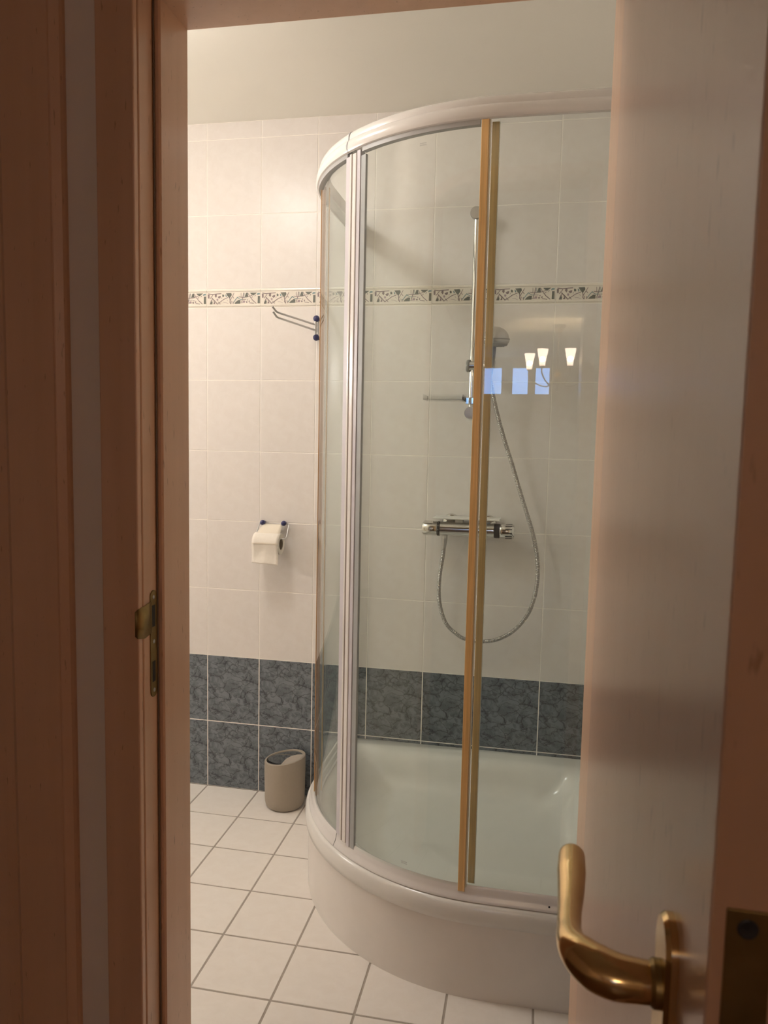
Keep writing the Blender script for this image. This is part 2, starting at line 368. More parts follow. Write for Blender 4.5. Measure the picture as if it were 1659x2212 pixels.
def border(name, org, ud, nd, ua, ub):
    bm = bmesh.new(); i = math.floor(ua / .2)
    while i * .2 < ub:
        x0, x1 = max(i * .2, ua), min((i + 1) * .2, ub)
        if x1 - x0 > .19: border_tile(bm, x0, x1, Vector(org), Vector(ud), Vector(nd))
        elif x1 - x0 > .01:
            t = bmesh.new(); border_tile(t, i * .2, (i + 1) * .2, Vector(org), Vector(ud), Vector(nd))
            o = Vector(org); u = Vector(ud)
            for co, no in ((o + u * x0, -u), (o + u * x1, u)):
                bmesh.ops.bisect_plane(t, geom=t.verts[:] + t.edges[:] + t.faces[:], plane_co=co, plane_no=no, clear_outer=True)
            me = bpy.data.meshes.new('tmp'); t.to_mesh(me); t.free(); bm.from_mesh(me); bpy.data.meshes.remove(me)
        i += 1
    struct(obj(name, bm, [BORDER, FG, FP, FM, FT]))
border('trim_1', (0, 0, 0), (1, 0, 0), (0, -1, 0), XL, XR)
border('trim_2', (XR, 0, 0), (0, -1, 0), (-1, 0, 0), 0, -YF)
border('trim_3', (XL, 0, 0), (0, -1, 0), (1, 0, 0), 0, -YF)

# wall that holds the door
JL, JR, RB = .537, 1.2502, .012           # clear opening between the stops, rebate step
bm = bmesh.new()
box(bm, (XL - 1.2, YH, 0), (.505, YF, ZC)); box(bm, (1.283, YH, 0), (XR + 2.2, YF, ZC)); box(bm, (.505, YH, 2.035), (1.283, YF, ZC))
struct(obj('wall_front', bm, PAINT))
# door frame: rebated lining (two jambs and a head)
def prism_z(bm, poly, z0, z1):
    a = [bm.verts.new((x, y, z0)) for x, y in poly]; b = [bm.verts.new((x, y, z1)) for x, y in poly]
    for i in range(len(poly)): bm.faces.new([a[i], a[(i + 1) % len(poly)], b[(i + 1) % len(poly)], b[i]])
    bm.faces.new(a); bm.faces.new(b)
YS, YR = -1.382, -1.4285
ZS = 2.0
bm = bmesh.new()
prism_z(bm, [(JL, YF - .002), (JL, YS + .003), (JL - .003, YS), (JL - .0115, YS), (JL - RB, YS - .001), (JL - RB, YR + .0005), (JL - RB - .0015, YR - .0015), (.508, YR - .0015), (.508, YF - .002)], 0, ZS + RB)
prism_z(bm, [(JR, YF - .002), (JR, YR), (1.282, YR), (1.282, YF - .002)], 0, ZS + RB)
box(bm, (.508, YS, ZS), (1.282, YF - .002, 2.034)); box(bm, (.508, YR - .0015, ZS + RB), (1.282, YS, 2.034))
frame = struct(obj('door_frame', bm, WOOD)); frame.name = 'trim_4'
# dark rubber draught seal in the rebate corner
bm = bmesh.new(); tube(bm, [(JL - RB + .002, YS - .0025, .01), (JL - RB + .002, YS - .0025, ZS)], .0013, 8)
lab(obj('draught_seal', bm, BROWNG, frame), 'dark draught seal strip')
# architraves on the hall side
def board(bm, x0, x1, y0, y1, z0, z1): box(bm, (x0, y0, z0), (x1, y1, z1))
bm = bmesh.new()
board(bm, .459, .524, -1.444, YH, 0, 2.09)
board(bm, .524, 1.262, -1.444, YH, 2.02, 2.09); board(bm, 1.292, 1.36, -1.444, YH, 0, 2.09)
struct(obj('trim_5', bm, WOOD, bevel=.0025))
bm = bmesh.new()     # the next door frame along the same wall
prism_z(bm, [(.400, YH), (.400, -1.437), (.3985, -1.444), (.386, -1.450), (.384, -1.450), (.383, -1.448), (.381, -1.450), (.296, -1.450), (.284, -1.440), (.283, YH)], 0, 2.1)
prism_z(bm, [(.283, YH), (.283, -1.438), (.262, -1.438), (.262, YH)], 0, 2.1)
prism_z(bm, [(.262, YH), (.262, -1.434), (-.50, -1.434), (-.50, YH)], .01, 2.08)
struct(obj('trim_6', bm, WOOD))

# striking plate let into the left jamb
sx_, = (JL - RB,)
def plate_outline(y0, y1, z0, z1, n=8):
    r = (y1 - y0) / 2; yc = (y0 + y1) / 2; P = []
    for k in range(n + 1): a = -PI + PI * k / n; P.append((yc + r * math.cos(a), z0 + r + r * math.sin(a)))
    for k in range(n + 1): a = PI * k / n; P.append((yc + r * math.cos(a), z1 - r + r * math.sin(a)))
    return P
sp = thing('strike_plate', 'tarnished brass strike plate with lip, set in the left door jamb', 'strike plate', (sx_, -1.397, .95))
bm = bmesh.new()
P = plate_outline(-1.4085, -1.3865, .855, 1.041)
a = [bm.verts.new((sx_ + .0002, y, z)) for y, z in P]; b = [bm.verts.new((sx_ + .0016, y, z)) for y, z in P]
for i in range(len(P)): bm.faces.new([a[i], a[(i + 1) % len(P)], b[(i + 1) % len(P)], b[i]])
bm.faces.new(a); bm.faces.new(b); shift(bm, sp); obj('plate', bm, BRASSD, sp)
bm = bmesh.new()     # lip that wraps over the front edge
lip = [(-1.4065, .969, 1.023), (-1.418, .967, 1.0215), (-1.4285, .965, 1.020)]
rows = [[bm.verts.new((sx_ + .0018, y, z0)), bm.verts.new((sx_ + .0018, y, z1))] for y, z0, z1 in lip]
rows += [[bm.verts.new((sx_ + .0010, -1.4335, .9655)), bm.verts.new((sx_ + .0010, -1.4335, 1.0195))], [bm.verts.new((sx_ - .002, -1.4455, .968)), bm.verts.new((sx_ - .002, -1.4455, 1.017))], [bm.verts.new((sx_ - .005, -1.4485, .972)), bm.verts.new((sx_ - .005, -1.4485, 1.013))]]
for r0, r1 in zip(rows[:-1], rows[1:]): bm.faces.new([r0[0], r0[1], r1[1], r1[0]])
shift(bm, sp); o = obj('lip', bm, BRASSD, sp, smooth=True); sm = o.modifiers.new('solid', 'SOLIDIFY'); sm.thickness = .0014; sm.offset = 0
for z0, z1 in ((.978, 1.0155), (.882, .918)):
    bm = bmesh.new(); box(bm, (sx_ + .0012, -1.4035, z0), (sx_ + .0018, -1.3935, z1)); shift(bm, sp); lab(obj('bolt_slot', bm, DARKP, sp), 'dark rectangular bolt slot')
for z in (1.029, .952, .867):
    bm = bmesh.new(); lathe(bm, [(.0036, 0), (.0034, .0006), (.0012, .0010), (0, .0003)], (sx_ + .0015, -1.3975, z), (1, 0, 0), 14); shift(bm, sp); lab(obj('screw', bm, SATIN, sp), 'steel screw head')

# ------------------------------------------------------------------ the open door leaf
LX, LY0, LY1 = 1.250, -2.187, -1.4305
leaf = bpy.data.objects.new('door_1', None); COL.objects.link(leaf); leaf.location = (1.27, LY1, .01); struct(leaf)
bm = bmesh.new(); box(bm, (LX, LY0, .012), (LX + .040, LY1, 2.008)); shift(bm, leaf); obj('door_panel', bm, LEAFW, leaf, bevel=.0012)
# darker lipping on the edges of the leaf
bm = bmesh.new(); box(bm, (LX + .0006, LY0 - .0012, .014), (LX + .0394, LY0 + .0004, 2.006)); shift(bm, leaf); obj('edge_band', bm, WOOD, leaf)
# lock faceplate on the free edge
bm = bmesh.new(); box(bm, (LX + .007, LY0 - .0026, .84), (LX + .029, LY0 - .001, 1.074)); shift(bm, leaf)
fp = lab(obj('lock_faceplate', bm, BRASSD, leaf, bevel=.0006), 'tarnished brass lock plate on the leaf edge')
bm = bmesh.new(); lathe(bm, [(.0052, 0), (.0052, .0006), (.0046, .0009), (0, .0005)], (LX + .0172, LY0 - .0024, 1.0645), (0, -1, 0), 16)
shift(bm, leaf); o = obj('screw', bm, BLACKP, leaf); o.parent = fp; o.name = 'screw_recess'
bm = bmesh.new(); box(bm, (LX + .014, LY0 - .012, .975), (LX + .026, LY0 - .002, 1.0)); shift(bm, leaf); o = obj('latch', bm, BRASSD, leaf, bevel=.002); o.parent = fp
# long back plate, neck and lever
HZ, HY = .968, -2.104
def handle_side(sgn, xface):
    hp = lambda x, y, z: (xface - sgn * x, y, z)
    bm = bmesh.new()
    prof = [(.021, 0), (.021, .0045), (.018, .0075), (.0, .0075)]
    P0 = plate_outline(-.0205, .0205, -.165, .046, 10)
    rings = []
    for ins, h in ((0, 0), (0, .0045), (.0025, .0075)):
        P_ = plate_outline(-.0205 + ins, .0205 - ins, -.165 + ins, .046 - ins, 10)
        rings.append([bm.verts.new(hp(h, HY + y, HZ + z)) for y, z in P_])
    for r0, r1 in zip(rings[:-1], rings[1:]):
        for i in range(len(r0)): bm.faces.new([r0[i], r0[(i + 1) % len(r0)], r1[(i + 1) % len(r0)], r1[i]])
    bm.faces.new(rings[-1]); bm.faces.new(rings[0])
    shift(bm, leaf); plate = lab(obj('handle_plate', bm, BRASS, leaf, smooth=True, auto=35), 'polished brass back plate')
    bm = bmesh.new(); lathe(bm, [(.0145, .007), (.0145, .011), (.0125, .0135), (.0115, .0135)], hp(0, HY, HZ), (-sgn, 0, 0), 32)
    shift(bm, leaf); o = obj('collar', bm, BRASSD, leaf, smooth=True, auto=35); o.parent = plate
    path = [hp(.0125, HY, HZ), hp(.022, HY, HZ), hp(.034, HY + .001, HZ), hp(.045, HY + .005, HZ + .001), hp(.0545, HY + .014, HZ + .002), hp(.0595, HY + .025, HZ + .002),
            hp(.0605, HY + .042, HZ + .001), hp(.059, HY + .065, HZ), hp(.057, HY + .09, HZ), hp(.0555, HY + .115, HZ + .001), hp(.0545, HY + .136, HZ + .002)]
    rad = [.0125, .0132, .0142, .0145, .0128, .0102, .0084, .0086, .0100, .0112, .0106]
    sp_ = smooth_path(path, 6); rs = []
    for i in range(len(sp_)):
        t = i / 6; k = min(int(t), len(rad) - 2); f = t - k; rs.append(rad[k] * (1 - f) + rad[k + 1] * f)
    d = (sp_[-1] - sp_[-2]).normalized(); e = sp_[-1]; r0 = rs[-1]
    for k in range(1, 7):
        a = k / 6 * PI / 2; sp_.append(e + d * math.sin(a) * r0 * .8); rs.append(max(r0 * math.cos(a), .0004))
    bm = bmesh.new(); tube(bm, sp_, rs, 24); shift(bm, leaf)
    lab(obj('door_handle', bm, BRASS, leaf, smooth=True), 'polished brass lever handle')
handle_side(1, LX)
handle_side(-1, LX + .04)

# ------------------------------------------------------------------ shower tray (quadrant)
XC, YC, RAD = 1.068, -.34, .55
def quad_path(d, na=48, y_end=0.0, x_end=XR, ta=180, tb=270, straights=True):
    """points (x, y, outward normal) from the back wall round to the right wall, d outside the base line"""
    out = []
    if straights:
        for k in range(5): out.append((XC - RAD - d, y_end + (YC - y_end) * k / 5, -1, 0))
    for k in range(na + 1):
        t = math.radians(ta + (tb - ta) * k / na); out.append((XC + (RAD + d) * math.cos(t), YC + (RAD + d) * math.sin(t), math.cos(t), math.sin(t)))
    if straights:
        for k in range(1, 6): out.append((XC + (x_end - XC) * k / 5, YC - RAD - d, 0, -1))
    return out
def sweep(bm, prof, path, closed=True, mi=0):
    rings = []
    for x, y, nx, ny in path: rings.append([bm.verts.new((x + nx * d, y + ny * d, z)) for d, z in prof])
    n = len(prof)
    for a, b in zip(rings[:-1], rings[1:]):
        for k in range(n if closed else n - 1):
            f = bm.faces.new([a[k], a[(k + 1) % n], b[(k + 1) % n], b[k]]); f.material_index = mi
    if closed: bm.faces.new(rings[0]); bm.faces.new(rings[-1])
E_ = .0015
tray = thing('shower_tray', 'white quadrant shower tray with a curved apron, standing on the floor tiles', 'shower tray', (1.0, -.4, 0))
bm = bmesh.new(); sweep(bm, [(0, 0), (.003, .192), (-.011, .192), (-.014, 0)], quad_path(0, y_end=-E_, x_end=XR - E_)); shift(bm, tray)
apron = lab(obj('apron', bm, SKIRT, tray, smooth=True, auto=40), 'curved white apron panel')
def tray_loop(s, b, z, rc=.03, n=8, na=40):
    """closed loop inset s from the outline and b from the two walls"""
    xl, yf, yb, xr = XC - RAD + s, YC - RAD + s, -b, XR - b; rc = max(rc, .0008); P = []
    def arc(cx, cy, r, a0, a1, m):
        for k in range(m + 1):
            a = math.radians(a0 + (a1 - a0) * k / m); P.append((cx + r * math.cos(a), cy + r * math.sin(a), z))
    rl = min(rc, .6 * rc + .0008)
    arc(xl + rc, yb - rc, rc, 90, 180, n)
    arc(XC, YC, RAD - s, 180, 270, na)
    arc(xr - rc, yf + rc, rc, 270, 360, n)
    arc(xr - rc, yb - rc, rc, 0, 90, n)
    return P
bm = bmesh.new()
spec = [(-.003, E_, .186, .001), (-.0095, E_, .190, .001), (-.0110, E_, .205, .001), (-.0108, E_, .218, .001), (-.0085, E_, .229, .001), (-.004, E_, .2355, .001), (.004, E_, .238, .001), (.012, E_, .239, .001), (.050, .055, .237, .03), (.062, .068, .234, .04),
        (.074, .080, .224, .05), (.084, .092, .205, .06), (.094, .106, .175, .07), (.106, .122, .150, .08), (.125, .145, .135, .09), (.16, .18, .129, .10), (.25, .27, .124, .10)]
prev = None
for s, b, z, rc in spec:
    ring = [bm.verts.new(p) for p in tray_loop(s, b, z, rc)]
    if prev:
        for k in range(len(ring)): bm.faces.new([prev[k], prev[(k + 1) % len(ring)], ring[(k + 1) % len(ring)], ring[k]])
    prev = ring
c = bm.verts.new((1.0, -.38, .121))
for k in range(len(prev)): bm.faces.new([prev[k], prev[(k + 1) % len(prev)], c])
shift(bm, tray); obj('basin', bm, ACRYL, tray, smooth=True, auto=60)
bm = bmesh.new(); lathe(bm, [(.045, 0), (.044, .003), (.03, .005), (0, .005)], (1.29, -.66, .1235), (0, 0, 1), 32); shift(bm, tray); lab(obj('drain_cover', bm, CHROME, tray, smooth=True, auto=30), 'chrome drain cover')

# ------------------------------------------------------------------ shower enclosure
enc = thing('shower_enclosure', 'curved glass shower enclosure in white frame with amber seals, standing on the tray', 'shower enclosure', (1.0, -.4, .24))
TJ = 224.0   # angle of the joint of the rails
def rail_path(half, TJ, gap=.0012):
    g = math.degrees(gap / RAD)
    if half == 0:
        return quad_path(0, 30, -E_, XR, 180, TJ - g, True)[:5 + 31]
    return quad_path(0, 34, 0, XR - E_, TJ + g, 270, True)[5:]
def rail_prof(z0, up, s=1):
    """upright white rail, s=1 wide step at the bottom; two rounded steps on the outside"""
    P = [(-.034, 0), (-.034, .018), (-.022, .024), (-.021, .040), (-.013, .0435), (-.008, .041), (-.0055, .034), (-.0045, .0275), (-.0035, .0262), (.0, .022), (.0015, .013), (.0005, .005), (-.002, 0)]
    if up: return [(d, z0 + z) for d, z in P]
    return [(d, z0 - z) for d, z in P]
TOPZ, BOTZ = 1.988, .2394
for half in (0, 1):
    P = [(-.034, 1.994), (-.034, 2.030), (-.024, 2.034), (-.012, 2.033), (-.0075, 2.029), (-.0050, 2.0205), (-.0045, 2.0135), (-.0035, 2.0125), (-.0010, 2.008), (.0010, 2.000), (.0010, 1.992), (-.002, 1.986), (-.007, 1.984), (-.007, 1.994)]
    bm = bmesh.new(); sweep(bm, P, rail_path(half, 226.0)); shift(bm, enc); lab(obj('top_rail', bm, WPLAST, enc, smooth=True, auto=38), 'glossy white curved top rail')
for half in (0, 1):
    P = [(-.036, BOTZ), (-.036, .245), (-.030, .247), (-.027, .262), (-.022, .2625), (-.021, .250), (-.0165, .250), (-.0155, .272), (-.0115, .2735), (-.0085, .268), (-.0070, .258), (-.0050, .251), (-.0015, .246), (.0005, .240), (.0005, BOTZ)]
    bm = bmesh.new(); sweep(bm, P, rail_path(half, 224.4)); shift(bm, enc); o = lab(obj('bottom_rail', bm, WPLAST, enc, smooth=True, auto=38), 'glossy white curved bottom rail')
# thin grey joint piece between the two halves of each rail
for nm, P in (('top', [(-.030, 1.995), (-.030, 2.031), (-.013, 2.0315), (-.0085, 2.028), (-.006, 2.0205), (-.0055, 2.0125), (-.002, 2.007), (0, 2.0), (-.0008, 1.992), (-.004, 1.987)]),
              ('bot', [(-.030, BOTZ), (-.030, .246), (-.0165, .249), (-.0135, .2715), (-.0095, .2665), (-.0080, .257), (-.0060, .250), (-.0025, .245), (-.0005, .240), (-.0005, BOTZ)])):
    TJ = 226.0 if nm == 'top' else 224.4
    if nm == 'top': P = [(d + .0022, z + (.0022 if d > -.03 and z > 2.02 else 0)) for d, z in P]
    bm = bmesh.new(); sweep(bm, P, quad_path(0, 2, ta=TJ - .2, tb=TJ + .2, straights=False)); shift(bm, enc)
    lab(obj('rail_joint', bm, GREYP if nm == 'top' else DARKP, enc), 'thin joint line between the rail halves')
bm = bmesh.new(); lathe(bm, [(.0022, 0), (.0018, .0006), (0, .0002)], (1.226, YC - RAD + .0021, .2515), (0, -1, .35), 12); shift(bm, enc); lab(obj('screw_hole', bm, DARKP, enc), 'small dark screw hole')

SK = math.radians(-1.2)     # the right fixed pane stands slightly out of square
def curved_glass(ta, tb, d, z0, z1, parent, name='glass_pane', th=.005, extra=None, na=24):
    bm = bmesh.new(); path = quad_path(d, na, ta=ta, tb=tb, straights=False)
    if extra == 'right':
        p0 = path[0]; p1 = (XR - .02, YC - RAD - d + math.tan(SK) * (XR - .02 - XC)); L = math.hypot(p1[0] - p0[0], p1[1] - p0[1])
        n = ((p1[1] - p0[1]) / L, -(p1[0] - p0[0]) / L)
        path = [(p0[0] + (p1[0] - p0[0]) * k / 5, p0[1] + (p1[1] - p0[1]) * k / 5, *n) for k in range(6)]
    if extra == 'left':
        path = [(XC - RAD - d, -.02 + (YC + .02) * k / 5, -1, 0) for k in range(5)] + path
    sweep(bm, [(0, z0), (0, z1), (-th, z1), (-th, z0)], path); shift(bm, enc)
    for f in bm.faces: f.material_index = 0
    return lab(obj(name, bm, [GLASS], parent, smooth=True, auto=30), 'clear glass pane')
def arc_bar(ta, w, d0, d1, z0, z1, mat, parent, name, label, prof=None, bev=.0008):
    """upright strip on the curve starting at angle ta, w metres wide, from offset d0 to d1"""
    tb = ta + math.degrees(w / RAD); bm = bmesh.new(); path = quad_path(0, 3, ta=ta, tb=tb, straights=False)
    sweep(bm, [(d0, z0), (d0, z1), (d1, z1), (d1, z0)], path); shift(bm, enc)
    return lab(obj(name, bm, mat, parent, bevel=bev), label)
G0, G1 = .250, 1.998
# fixed panes at both walls
fr = bpy.data.objects.new('fixed_panel', None); COL.objects.link(fr); fr.parent = enc
curved_glass(266.7, 270, -.023, G0, G1, fr, extra='right')
arc_bar(266.62, .0165, -.0325, -.0290, .268, 1.986, OCHRE, fr, 'seal_strip', 'ochre discoloured seal strip')
arc_bar(268.4, .0010, -.0325, -.0285, .268, 1.986, CREAMS, fr, 'seal_lip', 'thin pale edge of the seal')
bm = bmesh.new(); box(bm, (XR - .022, YC - RAD + .008, .262), (XR - E_, YC - RAD + .034, 1.99)); shift(bm, enc); obj('wall_profile', bm, WPLAST, fr, bevel=.002)
fl = bpy.data.objects.new('fixed_panel', None); COL.objects.link(fl); fl.parent = enc
curved_glass(180, 196.6, -.0285, G0, G1, fl, extra='left')
arc_bar(195.0, .0140, -.0375, -.0340, .268, 1.986, OCHRE, fl, 'seal_strip', 'ochre discoloured seal strip')
bm = bmesh.new(); box(bm, (XC - RAD + .008, -.022, .262), (XC - RAD + .034, -E_, 1.99)); shift(bm, enc); obj('wall_profile', bm, WPLAST, fl, bevel=.002)
# sliding doors
dr = bpy.data.objects.new('sliding_door', None); COL.objects.link(dr); dr.parent = enc
curved_glass(231.0, 266.4, -.0085, .262, G1, dr)
arc_bar(264.55, .0165, -.013, -.0055, .258, 1.984, ORANGE, dr, 'seal_strip', 'amber discoloured seal strip')
arc_bar(266.0, .0012, -.012, -.0050, .258, 1.984, OCHRE, dr, 'seal_lip', 'darker ridge of the amber seal')
arc_bar(266.28, .0035, -.013, -.0085, .266, 1.984, CREAMS, dr, 'seal_edge', 'pale inner edge of the amber seal')
arc_bar(228.05, .0150, -.022, -.0030, .268, 1.976, WPLAST, dr, 'door_profile', 'white magnetic closing profile', bev=.002)
arc_bar(229.65, .0130, -.020, -.0055, .262, 1.980, LILAC, dr, 'door_profile', 'white upright door profile in shaded lilac grey')
arc_bar(231.05, .0175, -.014, -.0075, .262, 1.966, GREYG, dr, 'seal_strip', 'translucent grey glazing seal')
dl = bpy.data.objects.new('sliding_door', None); COL.objects.link(dl); dl.parent = enc
curved_glass(197.9, 225.6, -.0150, .262, G1, dl)
arc_bar(196.9, .0095, -.0265, -.0135, .258, 1.984, AMBERD, dl, 'seal_strip', 'amber discoloured seal strip')
arc_bar(224.75, .0200, -.020, -.0055, .275, 1.975, LILAC, dl, 'door_profile', 'white upright door profile in shaded lilac grey')
arc_bar(226.75, .0085, -.022, -.0030, .268, 1.978, WPLAST, dl, 'door_profile', 'white magnetic closing profile', bev=.002)
arc_bar(227.68, .0030, -.020, -.0045, .268, 1.978, BROWNG, dl, 'magnet_strip', 'thin brownish magnet strip')
for par, a0, a1 in ((dl, 198.2, 225.2), (dr, 231.6, 264.2)):
    bm = bmesh.new(); sweep(bm, [(-.020, 1.974), (-.020, 1.992), (-.0062, 1.992), (-.0062, 1.974)], quad_path(0, 24, ta=a0, tb=a1, straights=False)); shift(bm, enc)
    lab(obj('track', bm, TRACKM, par, smooth=True, auto=40), 'grey track on top of the door, under-rail shading in its colour')
# rollers that carry the doors
def roller(ta, parent):
    t = math.radians(ta); n = Vector((math.cos(t), math.sin(t), 0)); bm = bmesh.new()
    p = Vector((XC, YC, 1.994)) + n * (RAD - .030)
    lathe(bm, [(.004, 0), (.004, .012), (.010, .012), (.010, .018), (.004, .018), (.004, .022), (0, .022)], p, n, 20); shift(bm, enc)
    lab(obj('roller', bm, GREYC, parent, smooth=True, auto=30), 'grey door roller')
for a in (201, 218): roller(a, dl)
for a in (236, 258): roller(a, dr)
# tiny etched makers' stamps, top and bottom of the right door
for (tt, z) in ((249.6, 1.952), (249.2, .292)):
    bm = bmesh.new()
    for r in range(2):
        for k in range(6):
            a0 = tt + k * .30; t0 = math.radians(a0); t1 = math.radians(a0 + .2); q = RAD - .0083
            zz = z - r * .004
            vs = [bm.verts.new((XC + q * math.cos(t), YC + q * math.sin(t), zc)) for t, zc in ((t0, zz), (t1, zz), (t1, zz + .0022), (t0, zz + .0022))]
            bm.faces.new(vs)
    shift(bm, enc); o = lab(obj('etched_stamp', bm, ETCH, dr), 'tiny etched stamp on the glass'); s_ = o.modifiers.new('s', 'SOLIDIFY'); s_.thickness = .0003

# ------------------------------------------------------------------ shower riser rail
BX, BY = .9445, -.058
rs_ = thing('shower_riser_rail', 'tall chrome shower slide bar fixed to the tiled wall inside the shower', 'shower rail', (BX, -.002, 1.7))
bm = bmesh.new(); tube(bm, [(BX, BY, 1.395), (BX, BY, 2.035)], .0095, 24); shift(bm, rs_); lab(obj('bar', bm, CHROME, rs_, smooth=True, auto=40), 'chrome tube')
for z in (2.025, 1.395):
    bm = bmesh.new(); tube(bm, [(BX - .001, -.003, z), (BX - .001, BY - .004, z)], .014, 24)
    lathe(bm, [(.020, 0), (.0205, .004), (.020, .014), (.0185, .018), (.0, .0185)], (BX - .001, BY + .0, z), (0, -1, 0), 32); shift(bm, rs_)
    lab(obj('wall_bracket', bm, SATIN, rs_, smooth=True, auto=35), 'round satin wall bracket')
bm = bmesh.new(); lathe(bm, [(.013, 0), (.014, .002), (.014, .0215), (.013, .0235)], (BX - .003, BY, 1.4215), (0, 0, 1), 28)
box(bm, (BX - .019, BY - .013, 1.422), (BX + .013, BY + .012, 1.4445)); shift(bm, rs_); obj('clamp', bm, CHROME, rs_, bevel=.004, seg=3)
bm = bmesh.new(); box(bm, (.796, -.135, 1.432), (.925, -.03, 1.4345))
for a, b in (((.796, -.135, 1.4335), (.7985, -.03, 1.449)), ((.796, -.135, 1.4335), (.925, -.1325, 1.449)), ((.796, -.0325, 1.4335), (.925, -.03, 1.449)), ((.9225, -.135, 1.4335), (.925, -.03, 1.449)), ((.917, -.075, 1.430), (.927, -.045, 1.455))): box(bm, a, b)
shift(bm, rs_); lab(obj('soap_dish', bm, ACRG, rs_), 'clear acrylic soap dish')
# slider with its clamp knob and the holder for the hand shower
bm = bmesh.new(); tube(bm, [(.934, BY - .002, 1.546), (.985, BY - .002, 1.546)], .0155, 24); tube(bm, [(.985, BY - .002, 1.546), (.999, -.088, 1.546)], .011, 16); shift(bm, rs_)
sl = lab(obj('slider', bm, CHROME, rs_, smooth=True, auto=40), 'chrome slider with holder')
bm = bmesh.new(); lathe(bm, [(.0175, 0), (.0205, .002), (.0205, .007), (.0175, .011), (0, .012)], (.9355, BY - .002, 1.546), (-1, 0, 0), 28); shift(bm, rs_)
o = lab(obj('clamp_knob', bm, GREYC, rs_, smooth=True, auto=35), 'grey and chrome clamp knob'); o.parent = sl
bm = bmesh.new(); lathe(bm, [(.013, -.014), (.0145, -.012), (.0155, .012), (.0145, .014), (.011, .014), (.010, -.014)], (1.0045, -.098, 1.546), (.05, -.12, 1), 24, cap=False); shift(bm, rs_)
o = lab(obj('holder_cup', bm, SATIN, rs_, smooth=True, auto=40), 'holder cup for the hand shower'); o.parent = sl

# hand shower
hs = thing('hand_shower', 'silver grey hand shower with a domed head, clipped in the slide bar holder', 'shower head', (1.0045, -.098, 1.53))
ax = Vector((.05, -.14, 1)).normalized()
p0 = Vector((1.0045, -.098, 1.518)); p1 = Vector((1.009, -.113, 1.600))
bm = bmesh.new(); tube(bm, [p0, p0.lerp(p1, .15), p0.lerp(p1, .3), p0.lerp(p1, .6), p1, p1 + Vector((0.002, -.006, .018))], [.0085, .009, .0105, .0125, .0135, .013], 24); shift(bm, hs)
lab(obj('handle', bm, GREYC, hs, smooth=True), 'grey plastic handle')
hax = Vector((.03, -.10, 1)).normalized(); hc = Vector((1.021, -.150, 1.612))
bm = bmesh.new(); lathe(bm, [(.0385, -.006), (.0425, 0), (.0430, .006), (.0415, .014), (.0375, .024), (.031, .033), (.022, .040), (.010, .0445), (0, .0455)], hc, hax, 48); shift(bm, hs)
lab(obj('dome', bm, SATIN, hs, smooth=True), 'silver domed shower head back')
bm = bmesh.new(); lathe(bm, [(.0430, .0062), (.0440, .0070), (.0440, .0098), (.0425, .0106)], hc, hax, 48, cap=False); shift(bm, hs); lab(obj('ring', bm, GREYC, hs, smooth=True), 'dark grey selector ring')
bm = bmesh.new(); lathe(bm, [(.0385, -.006), (.036, -.012), (.028, -.014), (0, -.015)], hc, hax, 48)
for rr_, nn_ in ((.009, 6), (.018, 12), (.027, 18)):
    for k in range(nn_):
        a = 2 * PI * k / nn_; e1, e2 = frame_for(hax); q = hc + rr_ * (math.cos(a) * e1 + math.sin(a) * e2) - hax * .0135
        lathe(bm, [(.0012, 0), (.0009, .0022), (0, .0022)], q, -hax, 8)
shift(bm, hs); lab(obj('spray_face', bm, GREYC, hs, smooth=True, auto=40), 'grey spray plate with nozzles')

